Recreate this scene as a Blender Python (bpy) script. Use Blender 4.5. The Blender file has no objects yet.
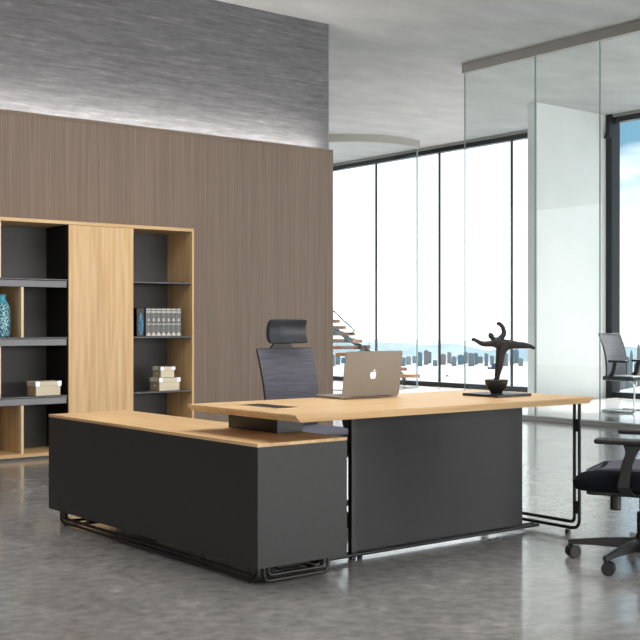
import bpy, bmesh, math, random
from mathutils import Vector, Matrix
PI = math.pi
R = math.radians
random.seed(7)
C = bpy.context.scene.collection
S = bpy.context.scene

# ------------------------------------------------------------------ camera
FOC = 1131.0; CAMH = 1.15; HEAD = R(51.64)
cam_d = bpy.data.cameras.new('camera'); cam = bpy.data.objects.new('camera', cam_d); C.objects.link(cam)
cam_d.sensor_width = 36; cam_d.lens = FOC / 640 * 36; cam_d.shift_y = 5 / 640
cam_d.clip_end = 40000; cam_d.clip_start = .05
cam.location = (0, 0, CAMH); cam.rotation_euler = (PI / 2, 0, HEAD - PI / 2)
S.camera = cam
S.view_settings.view_transform = 'Standard'; S.view_settings.look = 'None'
S.view_settings.gamma = 1; S.view_settings.use_curve_mapping = False
S.view_settings.exposure = 0.0
FW = Vector((math.cos(HEAD), math.sin(HEAD), 0)); RT = Vector((math.sin(HEAD), -math.cos(HEAD), 0))
def place(px, py, d):                    # world point seen at a pixel at a depth
    return FW * d + RT * ((px - 320) / FOC * d) + Vector((0, 0, CAMH - (py - 325) / FOC * d))

# ------------------------------------------------------------------ world
def N(nt, t, **k):
    n = nt.nodes.new(t)
    for a, b in k.items(): setattr(n, a, b)
    return n
W = bpy.data.worlds.new('daylight'); S.world = W; W.use_nodes = True
nt = W.node_tree; nt.nodes.clear()
out = N(nt, 'ShaderNodeOutputWorld'); bg = N(nt, 'ShaderNodeBackground')
tc = N(nt, 'ShaderNodeTexCoord'); sp = N(nt, 'ShaderNodeSeparateXYZ')
nt.links.new(tc.outputs['Generated'], sp.inputs[0])
mp = N(nt, 'ShaderNodeMapping'); mp.inputs['Scale'].default_value = (3.2, 3.2, 9)
mp.inputs['Location'].default_value = (.3, 1.1, .2)
nt.links.new(tc.outputs['Generated'], mp.inputs[0])
no = N(nt, 'ShaderNodeTexNoise'); no.inputs['Scale'].default_value = 1.6; no.inputs['Detail'].default_value = 7
nt.links.new(mp.outputs[0], no.inputs[0])
# how blue: rises with height, broken by clouds, more towards the -Y side (clearer sky there)
rz = N(nt, 'ShaderNodeMapRange'); rz.inputs['From Min'].default_value = .02; rz.inputs['From Max'].default_value = .145
nt.links.new(sp.outputs['Z'], rz.inputs['Value'])
az = N(nt, 'ShaderNodeMapRange'); az.inputs['From Min'].default_value = .74; az.inputs['From Max'].default_value = .79
az.inputs['To Min'].default_value = .12
nt.links.new(sp.outputs['X'], az.inputs['Value'])
cr = N(nt, 'ShaderNodeMapRange'); cr.inputs['From Min'].default_value = .80; cr.inputs['From Max'].default_value = .56
nt.links.new(no.outputs['Fac'], cr.inputs['Value'])
m1 = N(nt, 'ShaderNodeMath', operation='MULTIPLY'); m2 = N(nt, 'ShaderNodeMath', operation='MULTIPLY')
nt.links.new(rz.outputs[0], m1.inputs[0]); nt.links.new(az.outputs[0], m1.inputs[1])
nt.links.new(m1.outputs[0], m2.inputs[0]); nt.links.new(cr.outputs[0], m2.inputs[1])
mx = N(nt, 'ShaderNodeMixRGB'); mx.inputs[1].default_value = (.975, .99, 1, 1); mx.inputs[2].default_value = (.125, .25, .345, 1)
nt.links.new(m2.outputs[0], mx.inputs[0]); nt.links.new(mx.outputs[0], bg.inputs[0])
bg.inputs[1].default_value = 2.4
nt.links.new(bg.outputs[0], out.inputs[0])

# added fill lights in front of the plain unseen walls, no windows there
def area(name, loc, rot, sx, sy, power, col=(1, 1, 1)):
    l = bpy.data.lights.new(name, 'AREA'); l.shape = 'RECTANGLE'; l.size = sx; l.size_y = sy; l.energy = power; l.color = col
    o = bpy.data.objects.new(name, l); C.objects.link(o); o.location = loc; o.rotation_euler = rot; return o
area('fill_side', (7.5, -5.5, 1.75), (R(90), 0, 0), 12, 2.6, 700, (1, .98, .96))
area('fill_near', (-4.2, 1.0, 1.6), (R(90), 0, R(-90)), 8, 2.4, 70, (1, .98, .96))

area('fill_top', (3.9, 4.9, 4.42), (0, 0, 0), 3.4, 3.4, 170, (1, .97, .93))  # added overhead fill to brighten the wood tops, no fitting there
sl = bpy.data.lights.new('sun', 'SUN'); sl.energy = 27; sl.angle = R(9); sl.color = (1, .97, .93)
so = bpy.data.objects.new('sun', sl); C.objects.link(so); so.rotation_euler = Vector((1, .25, 1.35)).to_track_quat('Z', 'Y').to_euler()

# ------------------------------------------------------------------ materials
def mat(name, col, rough=.5, metal=0, spec=.5, emit=None, coat=0):
    m = bpy.data.materials.new(name); m.use_nodes = True
    b = m.node_tree.nodes['Principled BSDF']
    b.inputs['Base Color'].default_value = (*col, 1); b.inputs['Roughness'].default_value = rough
    b.inputs['Metallic'].default_value = metal; b.inputs['Specular IOR Level'].default_value = spec
    b.inputs['Coat Weight'].default_value = coat
    if emit:
        b.inputs['Emission Color'].default_value = (*emit[0], 1); b.inputs['Emission Strength'].default_value = emit[1]
    return m
def noise_mat(name, stops, scale, stretch=(1, 1, 1), rough=.5, detail=6, spec=.5, rr=None, bump=0, nrough=.55, dist=0, metal=0,
              second=None):
    m = mat(name, (.5, .5, .5), rough, metal, spec); t = m.node_tree; b = t.nodes['Principled BSDF']
    tc = N(t, 'ShaderNodeTexCoord'); mp = N(t, 'ShaderNodeMapping'); mp.inputs['Scale'].default_value = stretch
    n = N(t, 'ShaderNodeTexNoise'); n.inputs['Scale'].default_value = scale; n.inputs['Detail'].default_value = detail
    n.inputs['Roughness'].default_value = nrough; n.inputs['Distortion'].default_value = dist
    r = N(t, 'ShaderNodeValToRGB')
    while len(r.color_ramp.elements) < len(stops): r.color_ramp.elements.new(.5)
    for e, (p, c) in zip(r.color_ramp.elements, stops): e.position = p; e.color = (*c, 1)
    t.links.new(tc.outputs['Object'], mp.inputs[0]); t.links.new(mp.outputs[0], n.inputs[0]); t.links.new(n.outputs['Fac'], r.inputs[0])
    last = r.outputs[0]
    if second:
        sc, st, amt, lo, hi = second
        mp2 = N(t, 'ShaderNodeMapping'); mp2.inputs['Scale'].default_value = st
        n2 = N(t, 'ShaderNodeTexNoise'); n2.inputs['Scale'].default_value = sc; n2.inputs['Detail'].default_value = 5
        mr = N(t, 'ShaderNodeMapRange'); mr.inputs['From Min'].default_value = .3; mr.inputs['From Max'].default_value = .7
        mr.inputs['To Min'].default_value = lo; mr.inputs['To Max'].default_value = hi
        mm = N(t, 'ShaderNodeMixRGB', blend_type='MULTIPLY'); mm.inputs[0].default_value = amt
        t.links.new(tc.outputs['Object'], mp2.inputs[0]); t.links.new(mp2.outputs[0], n2.inputs[0])
        t.links.new(n2.outputs['Fac'], mr.inputs['Value']); t.links.new(last, mm.inputs[1]); t.links.new(mr.outputs[0], mm.inputs[2])
        last = mm.outputs[0]
    t.links.new(last, b.inputs['Base Color'])
    if rr:
        q = N(t, 'ShaderNodeMapRange'); q.inputs['From Min'].default_value = .3; q.inputs['From Max'].default_value = .7
        q.inputs['To Min'].default_value = rr[0]; q.inputs['To Max'].default_value = rr[1]
        t.links.new(n.outputs['Fac'], q.inputs['Value']); t.links.new(q.outputs[0], b.inputs['Roughness'])
    if bump:
        bp = N(t, 'ShaderNodeBump'); bp.inputs['Strength'].default_value = bump; bp.inputs['Distance'].default_value = .01
        t.links.new(n.outputs['Fac'], bp.inputs['Height']); t.links.new(bp.outputs[0], b.inputs['Normal'])
    return m
def sr(*a): return tuple(((v / 255 + .055) / 1.055) ** 2.4 if v > 10 else v / 255 / 12.92 for v in a)
def oak(name, axis, k=1.0):
    st = [22, 22, 22]; st[axis] = .9
    s2 = [3.4, 3.4, 3.4]; s2[axis] = .12
    c = [sr(206, 164, 114), sr(222, 184, 134), sr(231, 199, 153)]
    c = [tuple(x * k for x in q) for q in c]
    return noise_mat(name, [(.3, c[0]), (.5, c[1]), (.72, c[2])], 1.6, st, .42, 5, .4, dist=.25, second=(2.2, s2, .55, .84, 1.1))
M = {}
M['oak_z'] = oak('oak_upright_grain', 2); M['oak_x'] = oak('oak_long_grain', 0); M['oak_y'] = oak('oak_cross_grain', 1)
M['oak_edge'] = noise_mat('pale_oak_edge', [(.3, sr(228, 200, 158)), (.7, sr(240, 218, 182))], 4, (1, 1, 1), .5)
M['walnut'] = noise_mat('taupe_veneer', [(.3, sr(122, 105, 92)), (.5, sr(134, 117, 104)), (.72, sr(147, 130, 116))], 1.3, (95, 95, .7), .5, 6, .3,
                        second=(.9, (2.5, 2.5, .03), .5, .88, 1.08))
M['conc_wall'] = noise_mat('board_marked_concrete', [(.34, sr(96, 97, 99)), (.48, sr(112, 112, 114)), (.58, sr(122, 122, 124)), (.69, sr(158, 158, 159))], 4.2,
                           (.55, .55, 7.5), .85, 16, .2, bump=.12, nrough=.8, second=(9, (1, 1, 2.2), .6, .84, 1.1))
M['ceiling'] = noise_mat('skimmed_ceiling', [(.3, sr(182, 182, 181)), (.7, sr(203, 202, 201))], 1.2, (1, 2, 1), .9, 8, .1, bump=.05, nrough=.6)
M['floor'] = noise_mat('polished_concrete', [(.3, sr(132, 131, 130)), (.47, sr(148, 147, 146)), (.56, sr(158, 157, 156)), (.7, sr(186, 185, 184))], 2.2, (1, 1, 1), .3, 16, .75,
                       rr=(.14, .27), bump=.07, nrough=.82, dist=.6, second=(16, (1, 1, 1), .8, .72, 1.22))
M['floor'].node_tree.nodes['Principled BSDF'].inputs['Coat Weight'].default_value = .35
M['floor'].node_tree.nodes['Principled BSDF'].inputs['Coat Roughness'].default_value = .09
M['white'] = noise_mat('white_plaster', [(.3, sr(232, 234, 232)), (.7, sr(240, 241, 240))], 2, rough=.8)
M['graphite'] = noise_mat('graphite_panel', [(.3, sr(45, 45, 46)), (.7, sr(49, 49, 50))], 60, rough=.45, spec=.35)
M['graphite_dark'] = mat('graphite_backing', sr(60, 60, 61), .5, 0, .35)
M['case_back'] = mat('case_backing', sr(78, 78, 78), .5, 0, .35)
M['black_side'] = mat('black_lining', sr(20, 20, 21), .5, 0, .3)
M['shelf_metal'] = mat('grey_shelf_metal', sr(74, 75, 78), .35, .2)
M['shelf_fascia'] = mat('brushed_grey_fascia', sr(98, 99, 101), .35, .3)
M['black'] = mat('black_powder_coat', sr(22, 22, 24), .35, 0, .5)
M['frame'] = mat('dark_window_frame', sr(24, 26, 30), .35, .3)
M['rail'] = mat('beige_grey_rail', sr(158, 155, 148), .5, .1)
M['rail_pale'] = mat('pale_beige_rail', sr(176, 173, 166), .6)
M['channel'] = mat('grey_floor_channel', sr(150, 150, 146), .4, .4)
M['alu'] = mat('warm_aluminium', sr(142, 134, 126), .42, .3)
M['logo'] = mat('white_logo', (.9, .9, .9), .35, emit=((1, 1, 1), .35))
M['screen'] = mat('black_screen_glass', (.01, .01, .012), .1)
M['key'] = mat('dark_keys', (.02, .02, .022), .5)
M['chrome'] = mat('chrome', sr(205, 207, 208), .12, 1)
M['plastic'] = mat('dark_plastic', sr(19, 19, 20), .42)
M['tyre'] = mat('caster_black', sr(24, 24, 25), .38)
M['navy'] = noise_mat('navy_black_fabric', [(.35, sr(15, 16, 21)), (.65, sr(25, 27, 35))], 260, rough=.9, spec=.15, bump=.2)
M['greyfab'] = noise_mat('grey_violet_fabric', [(.35, sr(86, 86, 98)), (.65, sr(108, 108, 120))], 220, rough=.85, spec=.2, bump=.1)
M['leather'] = mat('slate_leather', sr(44, 47, 54), .42)
M['bronze'] = noise_mat('dark_bronze', [(.35, sr(24, 23, 23)), (.7, sr(56, 54, 53))], 90, rough=.5, detail=8, bump=.8, metal=.3)
M['bowl'] = mat('matt_black_bowl', sr(34, 33, 33), .4)
M['cream'] = mat('cream_board', sr(228, 216, 190), .6)
M['cream_d'] = mat('tan_board', sr(190, 165, 125), .6)
M['nickel'] = mat('nickel_corner', sr(228, 232, 238), .3, .5)
M['book'] = mat('grey_book_cloth', sr(112, 114, 118), .6)
M['book_l'] = mat('cream_spine_band', sr(218, 214, 200), .6)
M['page'] = mat('paper_pages', sr(225, 220, 205), .8)
M['bookdk'] = mat('black_book_cover', sr(22, 22, 24), .4)
M['feather'] = noise_mat('blue_feather', [(.35, sr(40, 96, 122)), (.65, sr(96, 152, 178))], 60, (1, 1, .3), .7)
M['tread'] = noise_mat('walnut_tread', [(.3, sr(140, 92, 58)), (.7, sr(186, 128, 86))], 3, (1, 1, 8), .5)
M['green'] = mat('dark_green_stringer', sr(52, 68, 66), .4)
M['ledstrip'] = mat('cove_light', (1, 1, 1), .5, emit=((1, .97, .93), 26))

def mesh_fabric(name, c1, c2, alpha):
    m = noise_mat(name, [(.3, c1), (.7, c2)], 2.0, (3, 3, 90), .75, 6, .25, nrough=.7)
    t = m.node_tree; b = t.nodes['Principled BSDF']; b.inputs['Alpha'].default_value = alpha
    return m
M['meshback'] = mesh_fabric('grey_violet_mesh', sr(88, 88, 99), sr(124, 123, 134), .88)
M['meshback_far'] = mesh_fabric('smoke_grey_mesh', sr(128, 127, 132), sr(164, 162, 168), .88)
def glass(name, tint, gl=1.0, ior=1.45):
    m = bpy.data.materials.new(name); m.use_nodes = True; t = m.node_tree; t.nodes.clear()
    o = N(t, 'ShaderNodeOutputMaterial'); tr = N(t, 'ShaderNodeBsdfTransparent'); g = N(t, 'ShaderNodeBsdfGlossy'); x = N(t, 'ShaderNodeMixShader')
    tr.inputs[0].default_value = (*tint, 1); g.inputs['Roughness'].default_value = .0; g.inputs[0].default_value = (gl, gl, gl, 1)
    lw_ = N(t, 'ShaderNodeLayerWeight'); lw_.inputs[0].default_value = .5
    pw = N(t, 'ShaderNodeMath', operation='POWER'); pw.inputs[1].default_value = 5
    f0 = ((ior - 1) / (ior + 1)) ** 2
    f = N(t, 'ShaderNodeMath', operation='MULTIPLY_ADD'); f.inputs[1].default_value = 1 - f0; f.inputs[2].default_value = f0
    t.links.new(lw_.outputs['Facing'], pw.inputs[0]); t.links.new(pw.outputs[0], f.inputs[0])
    t.links.new(f.outputs[0], x.inputs[0]); t.links.new(tr.outputs[0], x.inputs[1]); t.links.new(g.outputs[0], x.inputs[2]); t.links.new(x.outputs[0], o.inputs[0])
    return m
M['glass_w'] = glass('window_pane', (.99, .99, .99), .4, 1.25)
M['glass_p'] = glass('partition_glass', (.925, .955, .95), .8, 1.5)
M['glass_c'] = glass('curved_glass', (.95, .975, .98), .7, 1.4)
M['glass_e'] = mat('green_glass_edge', sr(150, 172, 168), .3)
# vase: teal glaze with pale scrolls
m = mat('teal_scroll_glaze', (.1, .4, .5), .25); t = m.node_tree; b = t.nodes['Principled BSDF']
tc = N(t, 'ShaderNodeTexCoord'); n1 = N(t, 'ShaderNodeTexNoise'); n1.inputs['Scale'].default_value = 13; n1.inputs['Detail'].default_value = 1
ma = N(t, 'ShaderNodeMath', operation='MULTIPLY'); ma.inputs[1].default_value = 60
si = N(t, 'ShaderNodeMath', operation='SINE'); rp = N(t, 'ShaderNodeValToRGB')
rp.color_ramp.elements[0].position = .45; rp.color_ramp.elements[0].color = (*sr(30, 104, 124), 1)
rp.color_ramp.elements[1].position = .62; rp.color_ramp.elements[1].color = (*sr(170, 212, 216), 1)
t.links.new(tc.outputs['Object'], n1.inputs[0]); t.links.new(n1.outputs['Fac'], ma.inputs[0]); t.links.new(ma.outputs[0], si.inputs[0])
t.links.new(si.outputs[0], rp.inputs[0]); t.links.new(rp.outputs[0], b.inputs['Base Color']); M['vase'] = m
M['teal'] = mat('plain_teal_glaze', sr(70, 160, 178), .25)
# outdoors: distance haze is put into the sea, hill and tower colours
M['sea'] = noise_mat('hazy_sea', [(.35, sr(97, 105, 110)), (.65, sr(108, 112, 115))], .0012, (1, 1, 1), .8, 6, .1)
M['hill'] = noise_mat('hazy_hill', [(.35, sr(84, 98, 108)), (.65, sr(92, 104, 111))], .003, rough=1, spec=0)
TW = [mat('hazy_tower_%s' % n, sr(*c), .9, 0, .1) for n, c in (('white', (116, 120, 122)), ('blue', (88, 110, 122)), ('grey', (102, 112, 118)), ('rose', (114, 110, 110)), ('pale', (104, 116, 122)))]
M['boat'] = mat('blue_hull', sr(22, 50, 86), .6)

# ------------------------------------------------------------------ geometry helpers
def rect(mb, x0, x1, y0, y1, z0, z1):
    v = [mb.verts.new(p) for p in ((x0, y0, z0), (x1, y0, z0), (x1, y1, z0), (x0, y1, z0), (x0, y0, z1), (x1, y0, z1), (x1, y1, z1), (x0, y1, z1))]
    for f in ((3, 2, 1, 0), (4, 5, 6, 7), (0, 1, 5, 4), (1, 2, 6, 5), (2, 3, 7, 6), (3, 0, 4, 7)): mb.faces.new([v[i] for i in f])
    return v
def BM(): return bmesh.new()
def bx(*a):
    b = BM()
    if len(a) == 6 and not isinstance(a[0], tuple): rect(b, *a)
    else:
        for q in a: rect(b, *q)
    return b
def cyl(b, c, r, h, axis=2, seg=24, r2=None):
    r2 = r if r2 is None else r2
    rot = {0: Matrix.Rotation(PI / 2, 4, 'Y'), 1: Matrix.Rotation(PI / 2, 4, 'X'), 2: Matrix.Identity(4)}[axis]
    bmesh.ops.create_cone(b, cap_ends=True, segments=seg, radius1=r, radius2=r2, depth=h, matrix=Matrix.Translation(c) @ rot)
    return b
def fillet(pts, r, n=6):
    P = [Vector(p) for p in pts]
    if r <= 0: return P
    o = [P[0]]
    for i in range(1, len(P) - 1):
        a, b, c = P[i - 1], P[i], P[i + 1]
        d1, d2 = (a - b), (c - b); rr = min(r, d1.length * .49, d2.length * .49)
        p1, p2 = b + d1.normalized() * rr, b + d2.normalized() * rr
        for k in range(n + 1):
            t = k / n; o.append(p1 * (1 - t) ** 2 + b * 2 * t * (1 - t) + p2 * t * t)
    o.append(P[-1]); return o
def tube(b, pts, r, seg=10, fil=0, sx=1, sy=1, closed=False):
    P = fillet(pts, fil)
    n = len(P); rings = []
    prev = None
    for i, p in enumerate(P):
        if closed: d = (P[(i + 1) % n] - P[i - 1]).normalized()
        else: d = (P[min(i + 1, n - 1)] - P[max(i - 1, 0)]).normalized()
        if prev is None:
            u = Vector((0, 0, 1)).cross(d)
            if u.length < .05: u = Vector((1, 0, 0))
            u.normalize()
        else:
            u = (prev - d * prev.dot(d)).normalized()
        prev = u; w = d.cross(u)
        rr = r[i] if isinstance(r, (list, tuple)) and len(r) == n else (r if not isinstance(r, (list, tuple)) else r[0])
        rings.append([b.verts.new(p + u * math.cos(a) * rr * sx + w * math.sin(a) * rr * sy) for a in [2 * PI * k / seg for k in range(seg)]])
    rng = range(n if closed else n - 1)
    for i in rng:
        A, B = rings[i], rings[(i + 1) % n]
        for k in range(seg): b.faces.new((A[k], A[(k + 1) % seg], B[(k + 1) % seg], B[k]))
    if not closed: b.faces.new(rings[0][::-1]); b.faces.new(rings[-1])
    return b
def lathe(b, prof, seg=40, c=(0, 0, 0)):
    rings = []
    for r, z in prof:
        rings.append([b.verts.new((c[0] + r * math.cos(2 * PI * k / seg), c[1] + r * math.sin(2 * PI * k / seg), c[2] + z)) for k in range(seg)])
    for A, B in zip(rings, rings[1:]):
        for k in range(seg): b.faces.new((A[k], A[(k + 1) % seg], B[(k + 1) % seg], B[k]))
    b.faces.new(rings[0][::-1]); b.faces.new(rings[-1]); return b
def prism(b, pts, axis, lo, hi):
    """extrude a 2-D outline along an axis; pts are in the other two axes in order"""
    def mk(p, t):
        q = list(p); q.insert(axis, t); return b.verts.new(q)
    A = [mk(p, lo) for p in pts]; B = [mk(p, hi) for p in pts]
    b.faces.new(A); b.faces.new(B[::-1])
    n = len(pts)
    for i in range(n): b.faces.new((A[i], B[i], B[(i + 1) % n], A[(i + 1) % n]))
    return b
def rbox(b, c, s, r, cuts=9, fn=None):
    """rounded cushion of size s; fn deforms the normalised and real coordinates"""
    g = BM(); bmesh.ops.create_cube(g, size=2)
    bmesh.ops.subdivide_edges(g, edges=g.edges, cuts=cuts, use_grid_fill=True)
    h = Vector(s) / 2
    for v in g.verts:
        q = Vector([math.sin(x * PI / 2) for x in v.co]); p = Vector((q.x * h.x, q.y * h.y, q.z * h.z))
        i = Vector([max(-(h[k] - r), min(h[k] - r, p[k])) for k in range(3)]); d = p - i
        if d.length > 1e-6: p = i + d.normalized() * r
        if fn: p = fn(p, q)
        v.co = p + Vector(c)
    tmp = bpy.data.meshes.new('t'); g.to_mesh(tmp); b.from_mesh(tmp); bpy.data.meshes.remove(tmp); g.free(); return b
def origin(p):
    v = Vector((0, 0, 0))
    while p: v += p.location; p = p.parent
    return v
def obj(name, b, m, parent=None, world=False, bev=0, smooth=None, label=None, kind=None):
    """link one mesh object; world=True: coordinates are world ones, moved under the (unrotated) parent"""
    if world and parent: bmesh.ops.translate(b, verts=b.verts, vec=-origin(parent))
    bmesh.ops.recalc_face_normals(b, faces=b.faces)
    me = bpy.data.meshes.new(name); b.to_mesh(me); b.free()
    me.materials.append(m if not isinstance(m, str) else M[m])
    o = bpy.data.objects.new(name, me); C.objects.link(o)
    if parent: o.parent = parent
    if smooth is not None:
        for p in me.polygons: p.use_smooth = True
        if smooth < 180: me.set_sharp_from_angle(angle=R(smooth))
    if bev:
        q = o.modifiers.new('bevel', 'BEVEL'); q.width = bev; q.segments = 2; q.limit_method = 'ANGLE'; q.angle_limit = R(50)
    if label: o['label'] = label
    if kind: o['kind'] = kind
    return o
def thing(name, label, cat, loc=(0, 0, 0), rz=0, group=None):
    o = bpy.data.objects.new(name, None); C.objects.link(o); o.empty_display_size = .1
    o.location = loc; o.rotation_euler = (0, 0, rz); tag(o, label, cat, group); return o
def tag(o, label, cat, group=None):
    o['label'] = label; o['category'] = cat
    if group: o['group'] = group
    return o
def struct(name, b, m, parent=None, label=None, **k):
    o = obj(name, b, m, parent, **k)
    if not parent: o['kind'] = 'structure'
    if label: o['label'] = label
    return o
def copy_thing(r, loc, rz=0, label=None, group=None):
    c = r.copy(); C.objects.link(c); c.location = loc; c.rotation_euler = (0, 0, rz)
    if label: c['label'] = label
    if group: c['group'] = group
    for ch in list(r.children):
        d = ch.copy(); C.objects.link(d); d.parent = c
        for g in list(ch.children):
            e = g.copy(); C.objects.link(e); e.parent = d
    return c

# ------------------------------------------------------------------ the shell
CH = 4.5; WX = 14.9; WY = 9.6
struct('floor', bx(-4.5, WX + .35, -6, 22.3, -.25, 0), 'floor', label='grey polished concrete floor reflecting the windows')
struct('ceiling', bx(-4.5, WX + .35, -6, 22.3, CH, CH + .3), 'ceiling', label='pale grey skimmed ceiling')
WR = 7.765
w = struct('wall_left', bx(-4.5, WR + .13, WY + .22, WY + .5, 0, CH), 'conc_wall', label='grey board-marked concrete wall with veneer panelling below')
struct('veneer_panel', bx(-4.5, WR + .01, WY, WY + .2195, 0, 3.03), 'walnut', w, bev=.003, label='taupe brown vertical grain veneer panelling')
struct('top_lip', bx((-4.5, WR + .012, WY - .004, WY + .004, 3.03, 3.062), (WR + .0105, WR + .016, WY, WY + .2195, 0, 3.062)), 'walnut', w)
struct('cove_light', bx(-4.5, WR - .02, WY + .05, WY + .12, 3.031, 3.045), 'ledstrip', w, label='white light strip glowing up the concrete from behind the veneer')
struct('wall_right', bx(-4.8, -4.5, -6, WY + .5, 0, CH), 'white', label='plain white wall on the near side')
struct('wall_front', bx(-4.5, WX + .3, -6.3, -6, 0, CH), 'white', label='plain wall behind the camera')
struct('wall_back', bx(-4.5, WX + .3, 22, 22.3, 0, CH), 'white')

# windows: dark framed full height glazing, mullions 1.8 m apart
YM = [9.84 + 1.797 * k for k in range(7)]
def window(n, y0, y1, mull):
    wi = bpy.data.objects.new('window_%d' % n, None); C.objects.link(wi); wi['kind'] = 'structure'; wi.location = (WX, (y0 + y1) / 2, 0)
    struct('window_frame', bx((WX - .07, WX + .07, y0, y1, CH - .13, CH - .0), (WX - .1, WX + .07, y0, y1, 0, .085)), 'frame', wi, world=True, bev=.004)
    struct('window_header', bx(WX - .11, WX - .075, y0, y1, CH - .05, CH - .002), 'channel', wi, world=True)
    for y in mull: struct('mullion', bx((WX - .012, WX + .035, y - .013, y + .013, .085, CH - .13)), 'frame', wi, world=True, bev=.003)
    ys = [y0] + [y for y in mull if y0 + .1 < y < y1 - .1] + [y1]
    for a, b in zip(ys, ys[1:]): struct('pane', bx(WX + .012, WX + .022, a + .01, b - .01, .086, CH - .131), 'glass_w', wi, world=True)
    return wi
window(1, 11.5, 22, [y for y in YM if y > 11.7])
w2 = window(2, -6, 11.2, [9.84 - 1.797 * k for k in range(9)])
struct('window_jamb', bx((WX - .13, WX + .08, 11.2, 11.318, 0, CH - .0)), 'frame', w2, world=True, bev=.004)
struct('frame_bracket', prism(BM(), [(11.2, 4.36), (11.2, 4.12), (11.315, 4.12)], 0, WX - .19, WX - .135), 'frame', w2, world=True)
# pier between the windows
struct('column', bx(13.12, WX - .02, 11.32, 11.5, 0, CH - .0), 'white', label='white square pier between the window bays')
bpy.data.objects['column'].name = 'wall_pier'

# glass partition with ceiling rail and floor channel
PX = 10.5
gp = bpy.data.objects.new('wall_glass', None); C.objects.link(gp); gp['kind'] = 'structure'; gp.location = (PX, 8.5, 0)
gp['label'] = 'frameless glass partition enclosing the meeting room'
JT = [10.26, 9.08, 8.126, 7.1, 6.0, 4.9, 3.8]
for a, b in zip(JT, JT[1:]):
    p = struct('glass_panel', bx(PX - .006, PX + .006, b + .004, a - .004, .045, CH - .12), 'glass_p', gp, world=True)
for j in JT:
    struct('panel_joint', bx(PX - .007, PX + .007, j - (.004 if j != 9.08 else .009), j + (.004 if j != 9.08 else .009), .045, CH - .12), 'glass_e', gp, world=True)
struct('ceiling_rail', bx(PX - .045, PX + .045, 3.8, 10.275, CH - .115, CH), 'rail', gp, world=True, bev=.004)
struct('floor_channel', bx(PX - .05, PX + .05, 3.8, 13, 0, .055), 'channel', gp, world=True, bev=.004)

# curved glass around the stair well
cc = (13.62, 16.42); rad = 1.45
cg = bpy.data.objects.new('wall_curved_glass', None); C.objects.link(cg); cg['kind'] = 'structure'; cg.location = (*cc, 0)
cg['label'] = 'curved clear glass screen around the stair'
def arc_wall(r0, r1, a0, a1, z0, z1, n=48):
    b = BM()
    for k in range(n + 1):
        a = a0 + (a1 - a0) * k / n
        q = [b.verts.new((cc[0] + r * math.cos(a), cc[1] + r * math.sin(a), z)) for r, z in ((r0, z0), (r1, z0), (r1, z1), (r0, z1))]
        if k:
            for i in range(4): b.faces.new((pv[i], pv[(i + 1) % 4], q[(i + 1) % 4], q[i]))
        else: b.faces.new(q)
        pv = q
    b.faces.new(pv[::-1]); return b
A0, A1 = R(-66), R(-190)
struct('glass_panel', arc_wall(rad - .006, rad + .006, A0, A1, .02, CH - .12), 'glass_c', cg, world=True, smooth=30)
struct('ceiling_rail', arc_wall(rad - .05, rad + .05, A0, A1, CH - .13, CH), 'rail_pale', cg, world=True, smooth=30)
struct('floor_channel', arc_wall(rad - .02, rad + .02, A0, A1, 0, .02), 'channel', cg, world=True, smooth=30)
struct('glass_edge', bx(cc[0] + rad * math.cos(A0) - .008, cc[0] + rad * math.cos(A0) + .008, cc[1] + rad * math.sin(A0) - .012, cc[1] + rad * math.sin(A0) + .012, .02, CH - .12), 'glass_e', cg, world=True)

# ------------------------------------------------------------------ outdoors
def big(name, b, m, **k): return struct(name, b, m, **k)
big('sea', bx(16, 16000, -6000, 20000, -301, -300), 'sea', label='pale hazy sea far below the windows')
b = BM(); n = 90
def hillh(t, k):
    return 60 + 55 * math.sin(t * 9 + k) + 38 * math.sin(t * 23 + 2 * k) + 18 * math.sin(t * 61 + k) + 9 * math.sin(t * 140)
for layer, (d0, hh) in enumerate(((9900, .9), (11800, 1.15))):
    rows = []
    for i in range(n + 1):
        a = R(20) + R(60) * i / n
        h = max(20, 42 + hh * hillh(i / n, layer * 1.7))
        rows.append([b.verts.new((math.cos(a) * d, math.sin(a) * d, z)) for d, z in ((d0 - 500, -300), (d0 - 250, -300 + h * .55), (d0, -300 + h), (d0 + 600, -300))])
    for A, B in zip(rows, rows[1:]):
        for k in range(3): b.faces.new((A[k], B[k], B[k + 1], A[k + 1]))
        b.faces.new((A[3], B[3], B[0], A[0]))
    b.faces.new(rows[0]); b.faces.new(rows[-1][::-1])
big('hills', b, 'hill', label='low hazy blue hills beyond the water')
def tower(px, d, w, h, kind, base=-300):
    a = FW * d + RT * ((px - 320) / FOC * d)
    o = BM(); rect(o, -w / 2, w / 2, -w * .4, w * .4, 0, h)
    if kind % 2: rect(o, -w * .3, w * .3, -w * .25, w * .25, h, h * 1.08)
    else: rect(o, -w * .42, w * .1, -w * .2, w * .2, h, h * 1.05)
    q = obj('tower_block', o, TW[kind % 5]); q.location = (a.x, a.y, base); q.rotation_euler = (0, 0, HEAD - PI / 2 + R((kind * 17) % 30 - 15))
    return q
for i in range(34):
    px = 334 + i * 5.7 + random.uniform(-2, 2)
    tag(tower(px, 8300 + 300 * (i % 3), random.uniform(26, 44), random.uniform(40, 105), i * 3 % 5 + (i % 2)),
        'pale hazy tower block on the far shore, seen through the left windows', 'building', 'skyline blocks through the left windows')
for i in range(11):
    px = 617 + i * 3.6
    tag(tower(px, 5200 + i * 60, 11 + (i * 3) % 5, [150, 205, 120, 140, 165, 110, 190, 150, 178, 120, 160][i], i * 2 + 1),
        'tall pale blue tower of the skyline through the right window', 'building', 'skyline blocks through the right window')
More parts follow.
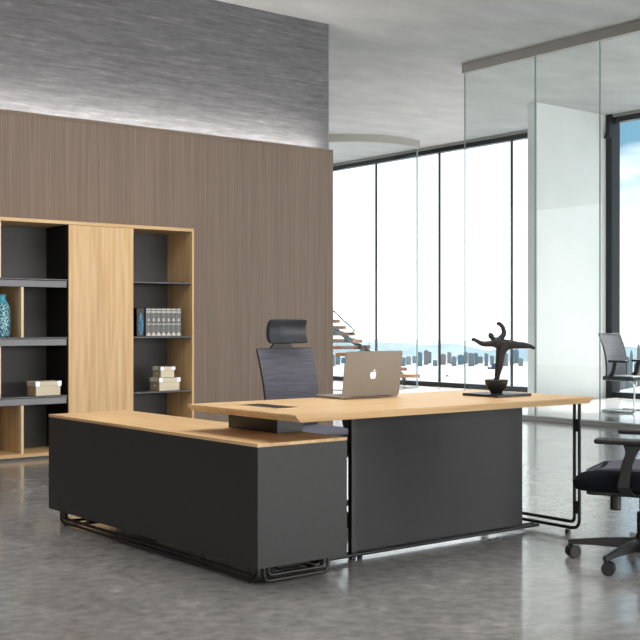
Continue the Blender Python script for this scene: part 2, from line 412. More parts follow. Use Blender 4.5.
def boat(px, py, L, col, label):
    d = 301.15 * FOC / (py - 325); a = FW * d + RT * ((px - 320) / FOC * d)
    t = thing('boat', label, 'boat', (a.x, a.y, -300), HEAD - PI / 2)
    obj('hull', prism(BM(), [(-L / 2, 0), (L / 2, 0), (L * .58, L * .13), (-L * .55, L * .13)], 1, -L * .12, L * .12), col, t)
    obj('cabin', bx(-L * .25, L * .1, -L * .08, L * .08, L * .13, L * .42), 'boat', t)
boat(447.5, 376.5, 26, 'boat', 'small blue boat on the water seen right of the second mullion')
boat(495, 369, 95, 'boat', 'long blue ship on the water behind the sculpture leg')
boat(452, 364, 30, 'boat', 'tiny blue boat nearer the far shore')

# ------------------------------------------------------------------ bookcase
BY = 9.12; BB = WY - .004; x0 = 2.50; x1, x2, x3 = 4.415, 5.052, 5.70; TOP = 2.06
bc = thing('bookcase', 'tall oak bookcase with grey shelves and central oak door against veneer wall', 'bookcase', ((x0 + x3) / 2, 9.36, 0))
def P(name, b, m, par=None, **k): return obj(name, b, m, par or bc, world=True, **k)
P('top_panel', bx(x0, x3, BY, BB, TOP - .03, TOP), 'oak_x', bev=.002)
P('bottom_panel', bx(x0, x3, BY, BB, .022, .052), 'oak_x', bev=.002)
P('plinth', bx(x0 + .02, x3 - .02, BY + .04, BB, 0, .022), 'black')
P('side_panel', bx(x3 - .022, x3, BY, BB, .052, TOP - .03), 'oak_z', bev=.002)
P('side_panel', bx(x0, x0 + .022, BY, BB, .052, TOP - .03), 'oak_z', bev=.002)
P('back_panel', bx(x0 + .022, x3 - .022, BB - .02, BB, .052, TOP - .03), 'case_back')
P('door', bx(x1, x2, BY - .004, BY + .016, .055, TOP - .033), 'oak_z', bev=.002)
P('inner_panel', bx(x1 + .002, x1 + .02, BY + .018, BB - .02, .052, TOP - .03), 'black_side')
P('inner_panel', bx(x2 - .02, x2 - .002, BY + .018, BB - .02, .052, TOP - .03), 'black_side')
rows = [.052, .538, 1.045, 1.55, TOP - .03]
for z in rows[1:4]:
    P('shelf', bx(x2, x3 - .022, BY + .01, BB - .02, z - .016, z), 'shelf_metal', bev=.002)
    s = P('shelf', bx(x0 + .022, x1, BY + .002, BB - .02, z - .014, z), 'shelf_metal', bev=.003)
    obj('light_fascia', bx(x0 + .022, x1 - .012, BY + .012, BY + .05, z - .074, z - .015), 'shelf_fascia', s, world=True, bev=.003)
for i, xs in enumerate(((4.0, 3.2), (3.798, 3.0), (4.0, 3.2), (3.798, 3.0))):
    z0_ = rows[i] + .0; z1_ = rows[i + 1] - (.075 if i < 3 else 0)
    for xx in xs:
        d = P('divider', bx(xx - .02, xx, BY + .052, BB - .02, z0_, z1_ if i == 3 else rows[i + 1] - .014), 'oak_z')
        obj('edge_band', bx(xx - .021, xx + .001, BY + .004, BY + .0515, z0_, z1_), 'oak_edge', d, world=True)

# things on its shelves
def storage_box(loc, w, d, h, label):
    t = thing('storage_box', label, 'box', loc, R(4), 'cream storage boxes in the bookcase')
    obj('body', bx(-w / 2, w / 2, -d / 2, d / 2, 0, h * .8), 'cream', t, bev=.002)
    obj('lid', bx(-w / 2 - .006, w / 2 + .006, -d / 2 - .006, d / 2 + .006, h * .68, h), 'cream', t, bev=.002)
    obj('end_panel', bx(-w / 2 - .002, -w / 2, -d / 2, d / 2, .002, h * .67), 'cream_d', t, label='tan end panel')
    for sx in (-1, 1):
        for sy in (-1, 1):
            cx, cy = sx * (w / 2 - .012), sy * (d / 2 - .012)
            obj('metal_corner', bx(cx - .02, cx + .02, cy - .02, cy + .02, h * .66, h + .002), 'nickel', t, bev=.002, label='nickel corner cap')
    b = BM(); cyl(b, (-w / 2 - .004, 0, h * .36), .012, .006, 0, 16)
    obj('label_ring', b, 'nickel', t)
    return t
storage_box((4.24, 9.24, .5385), .235, .15, .122, 'cream storage box standing alone on the lower left shelf')
storage_box((5.455, 9.24, .5385), .225, .15, .118, 'larger cream storage box, underneath the small one on the right shelf')
storage_box((5.44, 9.24, .6595), .15, .13, .10, 'small cream storage box on top of another box')
t = thing('vase', 'teal vase with pale scroll pattern on the middle left shelf', 'vase', (3.845, 9.22, 1.0455))
b = BM(); lathe(b, [(.05, 0), (.062, .006), (.07, .04), (.072, .1), (.071, .2), (.068, .255), (.058, .285)], 48); obj('body', b, 'vase', t, smooth=50)
b = BM(); lathe(b, [(.058, .2855), (.044, .305), (.034, .32), (.032, .34), (.036, .36), (.042, .366), (.034, .366), (.028, .345)], 48); obj('neck', b, 'teal', t, smooth=50, label='plain teal neck')
# books
bw = .0535
def book(x, first):
    t = thing('book', 'x', 'book', (x, 9.225, 1.0455), 0, 'matching grey and cream volumes in the bookcase')
    H_, D_ = .262, .17
    b = bx((-bw / 2 + .001, -bw / 2 + .004, -D_ / 2, D_ / 2, 0, H_), (bw / 2 - .004, bw / 2 - .001, -D_ / 2, D_ / 2, 0, H_), (-bw / 2 + .001, bw / 2 - .001, -D_ / 2, -D_ / 2 + .004, 0, H_))
    obj('cover', b, 'book', t, bev=.001)
    obj('pages', bx(-bw / 2 + .004, bw / 2 - .004, -D_ / 2 + .004, D_ / 2 - .006, .004, H_ - .005), 'page', t)
    y = -D_ / 2
    def poly(b, pts): prism(b, pts, 1, y - .0015, y + .001)
    b = BM(); e = bw / 2 - .003
    rect(b, -e, e, y - .0015, y + .001, .242, .252); rect(b, -e, e, y - .0015, y + .001, .226, .232); rect(b, -e, e, y - .0015, y + .001, .108, .116)
    rect(b, -e, -e + .0015, y - .0012, y + .001, .008, .25)
    poly(b, [(-.0008, .01), (.0008, .01), (.0008, .23), (-.0008, .23)])
    poly(b, [(-e, .218), (e, .218), (e, .2245), (-e, .2245)])
    poly(b, [(-e, .006), (e, .006), (e, .012), (0, .042), (-e, .012)])
    poly(b, [(-.014, .15), (0, .135), (.014, .15), (.007, .152), (.012, .168), (0, .158), (-.012, .168), (-.007, .152)])
    obj('spine_print', b, 'book_l', t, label='cream bands and emblem')
    return t
b0 = book(5.543 - 6 * bw, True)
names = ['grey volume first in the row, touching the black cover with the feather', 'grey volume second from the left of the seven', 'grey volume third from the left of the seven',
         'grey volume in the middle of the row of seven', 'grey volume third from the right of the seven', 'grey volume second from the right of the seven', 'grey volume at the right end of the row']
b0['label'] = names[0]
for i in range(1, 7): copy_thing(b0, (5.543 - (6 - i) * bw, 9.225, 1.0455), 0, names[i])
t = thing('book', 'black covered book standing face out with a blue feather picture', 'book', (5.137, 9.225, 1.0455))
obj('cover', bx(-.037, .037, -.085, .085, 0, .258), 'bookdk', t, bev=.002)
b = BM(); fe = []
for k in range(15):
    z = .012 + .205 * k / 14; w_ = .022 * math.sin(PI * min(1, (k + 1.2) / 15)) ** .6 * (1 + .16 * math.sin(k * 2.3)); fe.append((z, w_))
prism(b, [(-w_ + .002, z) for z, w_ in fe] + [(w_ + .002 + .006 * z / .2, z) for z, w_ in fe[::-1]], 1, -.088, -.0845)
obj('feather', b, 'feather', t, label='blue feather')

# ------------------------------------------------------------------ return cabinet
rx0, rx1, ry0, ry1 = 2.858, 3.365, 4.05, 6.165; rz0, rz1, rzt = .082, .613, .629
rc = thing('return_cabinet', 'low graphite return cabinet with oak top on black tube runners beside desk', 'cabinet', ((rx0 + rx1) / 2, (ry0 + ry1) / 2, 0))
def Q(name, b, m, **k): return obj(name, b, m, rc, world=True, **k)
Q('body', bx(rx0 + .022, rx1, ry0 + .022, ry1, rz0, rz1), 'graphite_dark', bev=.001)
Q('long_side_panel', bx(rx0, rx0 + .02, ry0 + .02, ry1, rz0 - .002, rz1), 'graphite')
Q('end_panel', bx(rx0, rx1, ry0, ry0 + .02, rz0 - .002, rz1), 'graphite')
Q('top', bx(rx0 - .001, rx1 + .001, ry0 - .001, ry1 + .001, rz1 + .0005, rzt), 'oak_y', bev=.0015)
def uloop(pts, offs, r, fil):
    b = BM()
    tube(b, pts, r, 10, fil)
    if offs: tube(b, [Vector(p) + Vector(o) for p, o in zip(pts, offs)], r, 10, fil * .7)
    return b
za, zb = rz0 - .001, .0125
ya, yb, xa, xb = ry0 + .035, ry1 - .11, rx0 + .028, rx1 - .085
g = .024
for nm, pts, of in (('runner', [(xa, ya, za), (xa, ya, zb), (xa, yb, zb), (xa, yb, za)], [(0, g, 0), (0, g, g), (0, -g, g), (0, -g, 0)]),
                ('runner', [(xa + .03, ya, za), (xa + .03, ya, zb), (xb, ya, zb), (xb, ya, za)], [(g, 0, 0), (g, 0, g), (-g, 0, g), (-g, 0, 0)]),
                ('runner', [(xb, ya + .05, za), (xb, ya + .05, zb), (xb, yb, zb), (xb, yb, za)], [(0, g, 0), (0, g, g), (0, -g, g), (0, -g, 0)]),
                ('runner', [(xa + .03, yb, za), (xa + .03, yb, zb), (xb - .03, yb, zb), (xb - .03, yb, za)], None)):
    Q(nm, uloop(pts, of, .0085, .035), 'black', smooth=60)
for px_, py_ in ((xa, ya + .06), (xa, yb - .06), (xb, ya + .1), (xb, yb - .1)):
    Q('foot_pad', cyl(BM(), (px_, py_, .004), .012, .008, 2, 16), 'black')
for yy in (yb - .35, ya + .42): Q('cross_bar', bx(xa, xb, yy, yy + .04, .046, .07), 'black')

# ------------------------------------------------------------------ desk
dx0, dx1, dy0, dy1, dz = 2.95, 4.976, 3.895, 4.786, .76
dk = thing('executive_desk', 'large oak topped desk with graphite modesty panel and black tube leg', 'desk', (3.96, 4.35, 0))
def D(name, b, m, **k): return obj(name, b, m, dk, world=True, **k)
th, un = .034, .030
b = BM()
tp = [b.verts.new((x, y, dz)) for x, y in ((dx0, dy0), (dx1, dy0), (dx1, dy1), (dx0, dy1))]
md = [b.verts.new((x, y, dz - .008)) for x, y in ((dx0, dy0), (dx1, dy0), (dx1, dy1), (dx0, dy1))]
bt = [b.verts.new((x, y, dz - th)) for x, y in ((dx0 + un, dy0 + .004), (dx1 - un, dy0 + .004), (dx1 - un, dy1 - .004), (dx0 + un, dy1 - .004))]
b.faces.new(tp); b.faces.new(bt[::-1])
for A, B in ((tp, md), (md, bt)):
    for i in range(4): b.faces.new((A[i], B[i], B[(i + 1) % 4], A[(i + 1) % 4]))
D('desktop', b, 'oak_x', bev=.0012)
D('modesty_panel', bx(3.588, 4.805, 4.25, 4.268, .036, dz - th), 'graphite', bev=.001)
D('leg', bx(3.558, 3.587, 4.245, 4.275, .0, dz - th - .0005), 'black', bev=.003)
# double tube leg loop on the right
lx, la, lb = 4.958, 3.975, 4.70; s_ = .034; zf = .033
b = BM()
tube(b, [(lx, la, dz - th), (lx, la, zf), (lx, lb, zf), (lx, lb, dz - th)], .0095, 12, .055)
tube(b, [(lx, la + s_, dz - th), (lx, la + s_, zf + s_), (lx, lb - s_, zf + s_), (lx, lb - s_, dz - th)], .0095, 12, .03)
D('leg', b, 'black', smooth=60)
for z in (.60, .15):
    for yy in (la, lb - s_): D('leg_bracket', bx(lx - .009, lx + .009, yy, yy + s_, z - .035, z + .035), 'graphite', bev=.003)
D('foot_pad', cyl(BM(), (lx, la + .08, .0105), .016, .021, 2, 16), 'black'); D('foot_pad', cyl(BM(), (lx, lb - .08, .0105), .016, .021, 2, 16), 'black')
b = BM()
tube(b, [(3.10, 4.24, .024), (4.925, 4.24, .024)], .0095, 10)
tube(b, [(3.10, 4.275, .026), (4.925, 4.275, .026)], .0095, 10)
D('base_rail', b, 'black', smooth=60)
for px_ in (3.62,): D('foot_pad', cyl(BM(), (px_, 4.257, .008), .014, .016, 2, 16), 'black')
D('riser_block', bx(3.205, 3.362, 4.38, 4.80, rzt + .0005, dz - th - .0005), 'black', bev=.002)
fl = D('cable_flap', bx(3.105, 3.235, 4.235, 4.565, dz + .0002, dz + .0022), 'black', bev=.001)
b = bx((3.098, 3.105, 4.228, 4.572, dz + .0001, dz + .003), (3.235, 3.242, 4.228, 4.572, dz + .0001, dz + .003), (3.105, 3.235, 4.228, 4.235, dz + .0001, dz + .003), (3.105, 3.235, 4.565, 4.572, dz + .0001, dz + .003))
obj('flap_frame', b, 'oak_edge', fl, world=True)

# ------------------------------------------------------------------ laptop
lw, ld = .400, .245
lp = thing('laptop', 'open aluminium laptop with white fruit emblem on the lid, on the desk', 'laptop', (3.958, 4.56, dz + .0008))
def Lp(name, b, m, par=None, **k): return obj(name, b, m, par or lp, **k)
def rrect(b, w, y0, y1, z0, z1, r=.014, n=5):
    pts = []
    for cx, cy, a in ((w / 2 - r, y1 - r, 0), (-w / 2 + r, y1 - r, 90), (-w / 2 + r, y0 + r, 180), (w / 2 - r, y0 + r, 270)):
        for k in range(n + 1): q = R(a + 90 * k / n); pts.append((cx + r * math.cos(q), cy + r * math.sin(q)))
    prism(b, pts, 2, z0, z1); return b
bs = Lp('base', rrect(BM(), lw, .004, ld, .003, .013), 'alu', bev=.001)
for sx in (-1, 1):
    for yy in (.03, ld - .03): Lp('rubber_foot', cyl(BM(), (sx * (lw / 2 - .03), yy, .0015), .006, .003), 'black', bs)
kb = BM()
for r_ in range(5):
    for c_ in range(13): rect(kb, -.135 + c_ * .0208, -.135 + c_ * .0208 + .017, .03 + r_ * .0195, .03 + r_ * .0195 + .016, .013, .0138)
Lp('keyboard', kb, 'key', bs)
Lp('touchpad', bx(-.05, .05, .145, .215, .0131, .0135), 'alu', bs)
Lp('hinge', cyl(BM(), (0, .006, .012), .005, lw * .7, 0, 14), 'black')
# lid: built upright in its own x-z plane then tilted over the hinge
lh = .241; tilt = R(7.5)
def lidify(b):
    bmesh.ops.rotate(b, verts=b.verts, cent=(0, 0, 0), matrix=Matrix.Rotation(tilt, 3, 'X')); bmesh.ops.translate(b, verts=b.verts, vec=(0, .003, .012)); return b
b = BM(); rrect(b, lw, 0, lh, -.003, .003)
bmesh.ops.rotate(b, verts=b.verts, cent=(0, 0, 0), matrix=Matrix.Rotation(PI / 2, 3, 'X'))   # y -> z ; thickness along y
ld_ = Lp('lid', lidify(b), 'alu', bev=.001)
b = bx(-lw / 2 + .008, lw / 2 - .008, .003, .0036, .01, lh - .008); Lp('screen', lidify(b), 'screen', ld_)
# fruit emblem, traced on an em square (x right, z up), placed on the outer (-y) face
body = []
def bez(p0, p1, p2, p3, n=8):
    for k in range(n):
        t_ = k / n; body.append(tuple(p0[i] * (1 - t_) ** 3 + 3 * p1[i] * t_ * (1 - t_) ** 2 + 3 * p2[i] * t_ * t_ * (1 - t_) + p3[i] * t_ ** 3 for i in (0, 1)))
bez((.0, .30), (.16, .30), (.20, .40), (.36, .38)); bez((.36, .38), (.42, .37), (.44, .34), (.45, .31), 4)
bez((.45, .31), (.14, .22), (.14, -.14), (.48, -.20)); bez((.48, -.20), (.44, -.36), (.33, -.54), (.22, -.54))
bez((.22, -.54), (.12, -.54), (.10, -.48), (.0, -.48)); bez((.0, -.48), (-.10, -.48), (-.12, -.54), (-.22, -.54))
bez((-.22, -.54), (-.36, -.54), (-.62, .0), (-.44, .26)); bez((-.44, .26), (-.32, .44), (-.14, .34), (.0, .30))
leaf = [(.0, .44), (.02, .56), (.11, .68), (.24, .73), (.24, .61), (.15, .49), (.07, .445)]
b = BM(); k_ = .042
for sh in (body, leaf): prism(b, [(-x * -k_, lh * .475 + z * k_) for x, z in sh], 1, -.0042, -.0028)
bmesh.ops.triangulate(b, faces=b.faces)
Lp('emblem', lidify(b), 'logo', ld_, label='white fruit emblem')

# ------------------------------------------------------------------ sculpture
sc = thing('dancer_sculpture', 'dark bronze dancer balancing on one leg on a black bowl and square plate', 'sculpture', (4.63, 4.28, dz + .0005))
obj('base_plate', bx(-.135, .135, -.132, .132, 0, .014), 'black', sc, bev=.002)
dep = 4.63 * FW.x + 4.28 * FW.y
def sk(px, py, off=0):
    v = place(px, py, dep + off) - Vector((4.63, 4.28, dz + .0005)); return v
bc_ = sk(496.4, 385)
b = BM(); lathe(b, [(.026, .0142), (.032, .016), (.034, .022), (.05, .04), (.060, .062), (.0645, .086), (.062, .088), (.058, .083), (.0, .080)], 40, (bc_.x, bc_.y, 0))
obj('bowl', b, 'bowl', sc, smooth=50)
J = [('pel', 501.6, 345.2, 0, 3.7), ('hipS', 501.2, 350.5, 0, 3.7), ('kneeS', 499.2, 365.5, -.01, 2.9), ('ankS', 497.2, 376.3, 0, 1.9), ('heelS', 497.4, 378.6, 0, 1.9), ('toeS', 494.6, 379.4, -.012, 1.5),
     ('waist', 498.8, 343.2, 0, 3.4), ('chest', 496.0, 341.2, 0, 4.0), ('neck', 493.6, 339.2, 0, 1.5), ('headA', 491.8, 336.9, 0, 1.5),
     ('shL', 492.5, 343.6, -.012, 2.2), ('elL', 482.5, 344.2, -.02, 1.75), ('wrL', 476.2, 340.4, -.02, 1.3), ('haL', 473.4, 339, -.02, 1.5), ('fiL', 471.2, 340.2, -.02, .8),
     ('shR', 499.4, 339.8, .012, 2.3), ('elR', 504.4, 334.0, .02, 1.9), ('wrR', 503.0, 327.2, .02, 1.5), ('haR', 499.2, 323.2, .02, 1.5), ('fiR', 496.2, 324.0, .02, 1.2),
     ('hipF', 506.5, 343.6, .0, 3.6), ('kneeF', 518, 345.2, 0, 2.5), ('calfF', 524, 345.4, 0, 2.3), ('ankF', 530.2, 346.2, 0, 1.5), ('toeF', 535.2, 348.8, 0, 1.1)]
E_ = [('pel', 'hipS'), ('hipS', 'kneeS'), ('kneeS', 'ankS'), ('ankS', 'heelS'), ('heelS', 'toeS'), ('pel', 'waist'), ('waist', 'chest'), ('chest', 'neck'), ('neck', 'headA'),
      ('chest', 'shL'), ('shL', 'elL'), ('elL', 'wrL'), ('wrL', 'haL'), ('haL', 'fiL'), ('chest', 'shR'), ('shR', 'elR'), ('elR', 'wrR'), ('wrR', 'haR'), ('haR', 'fiR'),
      ('pel', 'hipF'), ('hipF', 'kneeF'), ('kneeF', 'calfF'), ('calfF', 'ankF'), ('ankF', 'toeF')]
ix = {j[0]: i for i, j in enumerate(J)}
me = bpy.data.meshes.new('figure'); me.from_pydata([sk(j[1], j[2], j[3]) for j in J], [(ix[a], ix[b_]) for a, b_ in E_], [])
me.materials.append(M['bronze']); fg = bpy.data.objects.new('figure', me); C.objects.link(fg); fg.parent = sc
sm = fg.modifiers.new('skin', 'SKIN'); sm.use_smooth_shade = True
mpp = dep / FOC
for i, j in enumerate(J):
    v = me.skin_vertices[0].data[i]; r_ = j[4] * mpp * (1.5 if 'head' not in j[0] else 1.75); v.radius = (r_, r_); v.use_root = (i == 0)
hc = sk(491.3, 336.2); b = BM()
bmesh.ops.create_uvsphere(b, u_segments=20, v_segments=14, radius=1)
for v in b.verts:
    k = 1 - .14 * max(0, -v.co.z)                       # narrower towards the chin
    q = RT * v.co.x * 2.9 * k + FW * v.co.y * 2.8 * k + Vector((0, 0, v.co.z * 3.7))
    if v.co.y < -.6 and abs(v.co.x) < .3 and -.3 < v.co.z < .2: q -= FW * .5
    q.rotate(Matrix.Rotation(R(-28), 3, FW)); v.co = hc + q * (dep / FOC)
obj('head', b, 'bronze', fg, smooth=180)
ss = fg.modifiers.new('sub', 'SUBSURF'); ss.levels = 2; ss.render_levels = 2

# ------------------------------------------------------------------ chairs
def sheet(w0, w1, z0, z1, yf, nx=14, nz=14, bow=.03, th=.008):
    """curved upright sheet, front towards +y"""
    b = BM(); F = []; Bk = []
    for j in range(nz + 1):
        v = j / nz; w_ = w0 + (w1 - w0) * v; z = z0 + (z1 - z0) * v
        F.append([]); Bk.append([])
        for i in range(nx + 1):
            u = -1 + 2 * i / nx; y = yf(v) + bow * (u * u)
            F[-1].append(b.verts.new((u * w_ / 2, y, z))); Bk[-1].append(b.verts.new((u * w_ / 2, y - th, z)))
    for j in range(nz):
        for i in range(nx):
            b.faces.new((F[j][i], F[j][i + 1], F[j + 1][i + 1], F[j + 1][i])); b.faces.new((Bk[j][i + 1], Bk[j][i], Bk[j + 1][i], Bk[j + 1][i + 1]))
        b.faces.new((F[j][0], F[j + 1][0], Bk[j + 1][0], Bk[j][0])); b.faces.new((F[j + 1][nx], F[j][nx], Bk[j][nx], Bk[j + 1][nx]))
    for i in range(nx):
        b.faces.new((F[0][i + 1], F[0][i], Bk[0][i], Bk[0][i + 1])); b.faces.new((F[nz][i], F[nz][i + 1], Bk[nz][i + 1], Bk[nz][i]))
    return b
def frame_tube(w0, w1, z0, z1, yf, bow, r, top=True, bottom=True, off=-.006):
    b = BM(); n = 10; pts = []
    L_ = [(-(w0 + (w1 - w0) * k / n) / 2, yf(k / n) + bow + off, z0 + (z1 - z0) * k / n) for k in range(n + 1)]
    T_ = [(u * w1 / 2, yf(1) + bow * u * u + off, z1) for u in [-1 + 2 * k / n for k in range(1, n)]]
    R_ = [(-x, y, z) for x, y, z in L_[::-1]]
    B_ = [(u * w0 / 2, yf(0) + bow * u * u + off, z0) for u in [1 - 2 * k / n for k in range(1, n)]]
    tube(b, L_ + T_ + R_ + B_, r, 8, 0, closed=True)
    return b
def task_chair(label, loc, rz, headrest, backm, base_rot=0, arms=True, seat_z=.455, base_r=.34, front=0, arm_dz=0, thick=.085, bw=1.0):
    t = thing('office_chair', label, 'chair', loc, rz)
    # five-star base with casters
    for k in range(5):
        a = base_rot + 2 * PI * k / 5
        b = BM()
        dirv = Vector((math.cos(a), math.sin(a), 0)); sd = Vector((-math.sin(a), math.cos(a), 0))
        secs = [(.02, .062, .125, .026), (.12, .072, .118, .022), (base_r * .72, .072, .103, .017), (base_r + .012, .066, .088, .013)]
        rg = []
        for r_, zl, zh, hw in secs:
            c_ = dirv * r_
            rg.append([b.verts.new(c_ + sd * hw * q + Vector((0, 0, z))) for q, z in ((-1, zl), (1, zl), (.75, zh), (-.75, zh))])
        for A, B in zip(rg, rg[1:]):
            for i in range(4): b.faces.new((A[i], A[(i + 1) % 4], B[(i + 1) % 4], B[i]))
        b.faces.new(rg[0][::-1]); b.faces.new(rg[-1])
        lg = obj('base_leg', b, 'plastic', t, bev=.004)
        b = BM(); p = dirv * base_r; ca = R(232) - rz + R([18, -22, 60, 35, -50][k])
        ax = Vector((math.cos(ca), math.sin(ca), 0))
        fwd = Vector((-ax.y, ax.x, 0))
        ctr = p + fwd * .012
        for s in (-1, 1):
            mtx = Matrix.Translation(ctr + ax * .0155 * s + Vector((0, 0, .032))) @ ax.to_track_quat('Z', 'Y').to_matrix().to_4x4()
            bmesh.ops.create_cone(b, cap_ends=True, segments=28, radius1=.032 if s < 0 else .028, radius2=.028 if s < 0 else .032, depth=.020, matrix=mtx)
        mtx = Matrix.Translation(ctr + Vector((0, 0, .034))) @ ax.to_track_quat('Z', 'Y').to_matrix().to_4x4()
        bmesh.ops.create_cone(b, cap_ends=True, segments=20, radius1=.022, radius2=.022, depth=.012, matrix=mtx)
        obj('caster', b, 'tyre', lg, bev=.003)
        obj('caster_stem', cyl(BM(), (p.x, p.y, .058), .009, .03), 'plastic', lg)
    obj('hub', cyl(BM(), (0, 0, .1), .036, .085, 2, 28, .03), 'plastic', t, smooth=40)
    obj('gas_lift', cyl(cyl(BM(), (0, 0, .19), .025, .12, 2, 24), (0, 0, .30), .014, .12, 2, 24), 'plastic', t, smooth=40)
    obj('lift_rod', cyl(BM(), (0, 0, .28), .0145, .075, 2, 24), 'chrome', t, smooth=40, label='chrome lift rod')
    # mechanism
    b = BM(); rbox(b, (0, -.01, .352), (.17, .30, .05), .02); rbox(b, (0, .17, .342), (.08, .09, .03), .012)
    me_ = obj('tilt_mechanism', b, 'plastic', t, smooth=60)
    b = BM(); cyl(b, (-.125, .10, .312), .026, .085, 2, 20); tube(b, [(-.04, .10, .348), (-.125, .10, .348)], .012); obj('tension_knob', b, 'plastic', me_, bev=.006)
    # seat
    def seatf(p, q):
        front = max(0, q.y); p = p.copy()
        p.z -= .03 * front ** 3 * (1 if q.z > 0 else .2); p.x *= 1 - .05 * front - .08 * max(0, -q.y)
        p.z -= .012 * (1 - q.x * q.x) * (1 if q.z > 0 else 0); return p
    b = BM(); rbox(b, (0, front, seat_z + .0075 - thick / 2), (.50, .51, thick), thick * .47, 11, seatf); obj('seat', b, 'navy', t, smooth=180)
    b = BM(); rbox(b, (0, front - .02, seat_z + .004), (.42, .42, .026), .012, 9, seatf); obj('seat_pad', b, 'greyfab', t, smooth=180, label='grey violet seat pad')
    b = BM(); rbox(b, (0, front - .02, seat_z - thick), (.40, .42, .022), .01); obj('seat_pan', b, 'plastic', t, smooth=60)
    # back
    yf = lambda v: -.215 - .075 * v + .03 * math.sin(v * PI)
    z0_, z1_ = .50, 1.005
    obj('back_mesh', sheet(.42 * bw, .455 * bw, z0_, z1_, yf, bow=.035, th=.006), backm, t, smooth=60)
    obj('back_frame', frame_tube(.42 * bw, .455 * bw, z0_, z1_, yf, .035, .0055, off=-.009), 'plastic', t, smooth=60)
    b = BM(); tube(b, [(0, -.05, .345), (0, -.27, .36), (0, -.30, .52), (0, -.295, .70), (0, -.315, .90)], .019, 12, .08, sx=1.5, sy=.7)
    tube(b, [(-.19, -.262, .66), (0, -.29, .62), (.19, -.262, .66)], .014, 10, .05)
    obj('back_support', b, 'plastic', t, smooth=60)
    if headrest:
        hb = lambda p, q: Vector((p.x * (1 - .03 * q.z), p.y + .03 * q.x * q.x + (-.01 + .022 * q.z * q.z), p.z))
        b = BM(); rbox(b, (.004, -.262, 1.112), (.285, .05, .148), .022, 10, hb); obj('headrest', b, 'leather', t, smooth=180, label='slate leather headrest')
        b = BM(); prism(b, [(-.09, 1.005), (.09, 1.005), (.05, 1.05), (-.05, 1.05)], 1, -.305, -.285); tube(b, [(0, -.31, .92), (0, -.3, 1.10)], .012); obj('headrest_bracket', b, 'plastic', t, bev=.002)
    if arms:
        for s in (-1, 1):
            b = BM(); X = .265 * s
            secs = [(.355, .02, .030), (.40, .035, .028), (.50, .02, .024), (.585 + arm_dz, -.002, .026), (.622 + arm_dz, -.01, .045)]
            rg = []
            for z, yc, hw in secs:
                xo = X if z > .38 else X * .86
                rg.append([b.verts.new((xo + dx, yc + dy, z)) for dx, dy in ((-.013, -hw), (.013, -hw), (.013, hw), (-.013, hw))])
            for A, B in zip(rg, rg[1:]):
                for i in range(4): b.faces.new((A[i], A[(i + 1) % 4], B[(i + 1) % 4], B[i]))
            b.faces.new(rg[0][::-1]); b.faces.new(rg[-1])
            rect(b, min(X * .3, X * .9), max(X * .3, X * .9), -.01, .05, .352, .372)
            ar = obj('armrest', b, 'plastic', t, bev=.005)
            b = BM(); rbox(b, (X, .03, .635 + arm_dz), (.085, .27, .026), .012, 9); obj('arm_pad', b, 'plastic', ar, smooth=60)
    return t
task_chair('grey mesh high back chair with slate headrest behind the desk', (4.105, 5.27, 0), PI, True, 'meshback', .3, bw=.915, seat_z=.525)
task_chair('black swivel chair with armrests in front of the desk at right edge', (4.60, 3.31, 0), R(25), False, 'meshback', R(116) - R(25), seat_z=.465, base_r=.345, front=.035, arm_dz=-.025, thick=.11)

def visitor_chair(label, loc, rz):
    t = thing('visitor_chair', label, 'chair', loc, rz)
    b = BM(); w_ = .235
    tube(b, [(-w_, .20, .42), (-w_, .27, .40), (-w_, .27, .013), (-w_, -.27, .013), (w_, -.27, .013), (w_, .27, .013), (w_, .27, .40), (w_, .20, .42)], .0125, 12, .05)
    obj('cantilever_frame', b, 'chrome', t, smooth=60, label='chrome sled frame')
    b = BM(); rbox(b, (0, 0, .445), (.47, .50, .07), .03, 9); obj('seat', b, 'leather', t, smooth=180)
    yf = lambda v: -.225 - .11 * v + .05 * math.sin(v * PI)
    obj('back_mesh', sheet(.42, .44, .44, 1.03, yf, bow=.035, th=.006), 'meshback_far', t, smooth=60)
    obj('back_frame', frame_tube(.425, .445, .43, 1.03, yf, .035, .010), 'plastic', t, smooth=60)
    for s in (-1, 1):
        b = BM(); X = .255 * s
        tube(b, [(X * .94, -.14, .44), (X, -.06, .50), (X, -.02, .66)], .022, 10, .06, sx=.8, sy=1.5)
        ar = obj('armrest', b, 'plastic', t, smooth=60)
        b = BM(); rbox(b, (X, .03, .672), (.07, .29, .03), .012, 7); obj('arm_pad', b, 'plastic', ar, smooth=60)
    return t
visitor_chair('grey mesh visitor chair on chrome sled frame inside the glass room', (12.52, 9.23, 0), PI)

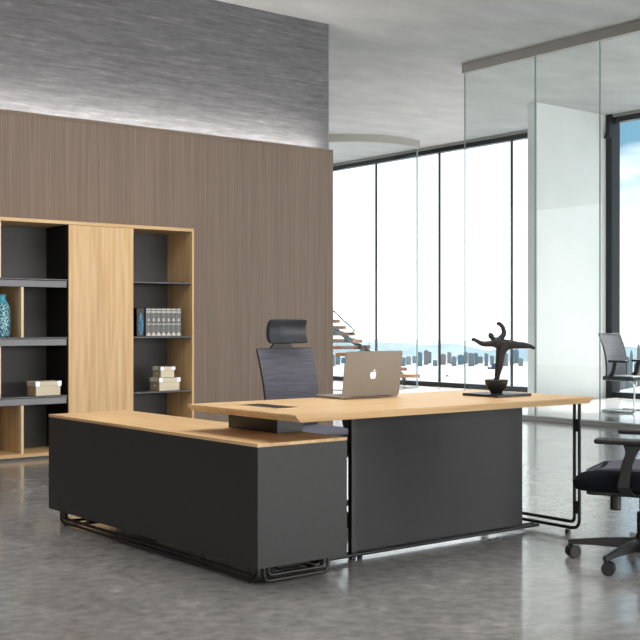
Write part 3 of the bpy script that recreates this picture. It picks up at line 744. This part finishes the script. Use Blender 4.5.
# ------------------------------------------------------------------ staircase behind the curved glass
st = thing('staircase', 'open walnut tread staircase behind the curved glass near the windows', 'staircase', place(365, 325, 20.9).xy.to_3d())
tp = [(-23, 420, 376.0), (0, 407, 369), (0, 393, 361.5), (0, 381, 354.6), (0, 369, 347.6), (0, 362, 341), (0, 355.5, 334), (0, 346, 327.5), (0, 340, 321.2)]
ang = HEAD - PI / 2
def rotz(b, c):
    bmesh.ops.rotate(b, verts=b.verts, cent=c, matrix=Matrix.Rotation(ang, 3, 'Z')); return b
dst = 20.9
for i, (_, pr, py) in enumerate(tp):
    d = dst + .10 * i
    e = place(pr, py, d); w_ = .85
    b = BM(); rect(b, e.x - w_, e.x, e.y, e.y + .30, e.z - .032, e.z + .032); rotz(b, e)
    obj('tread', b, 'tread', st, world=True, bev=.004)
b = BM()
a_ = place(404, 376, dst + .3); e_ = place(318, 318, dst + 1.1)
tube(b, [(a_.x, a_.y, .02), a_, e_], .035, 8, .1, sx=.5, sy=1.5)
obj('stringer', b, 'green', st, world=True, smooth=60)
b = BM()
for k in range(4):
    p = place([378, 364, 350, 338][k], [357, 347, 340, 333][k], dst + .3 + .12 * k)
    rect(b, p.x - .11, p.x + .11, p.y - .05, p.y + .05, p.z - .035, p.z + .035)
obj('tread_support', b, 'green', st, world=True)
gq = [place(353, 323.5, dst - .1), place(353, 356, dst - .1), place(318, 332, dst + .35), place(318, 293, dst + .35)]
b = BM(); nrm = Vector((-FW.x, -FW.y, 0)) * .012
A = [b.verts.new(p) for p in gq]; B = [b.verts.new(p + nrm) for p in gq]; b.faces.new(A); b.faces.new(B[::-1])
for i in range(4): b.faces.new((A[i], B[i], B[(i + 1) % 4], A[(i + 1) % 4]))
obj('glass_balustrade', b, 'glass_p', st, world=True)
b = BM(); tube(b, [place(317, 295.5, dst + .33), place(355.5, 331, dst - .14)], .016, 8); tube(b, [place(354, 330, dst - .14), place(352, 334, dst - .12), place(348, 333, dst - .1)], .013, 8)
obj('handrail', b, 'black', st, world=True, smooth=60)
ft = place(404, 376, dst + .3)
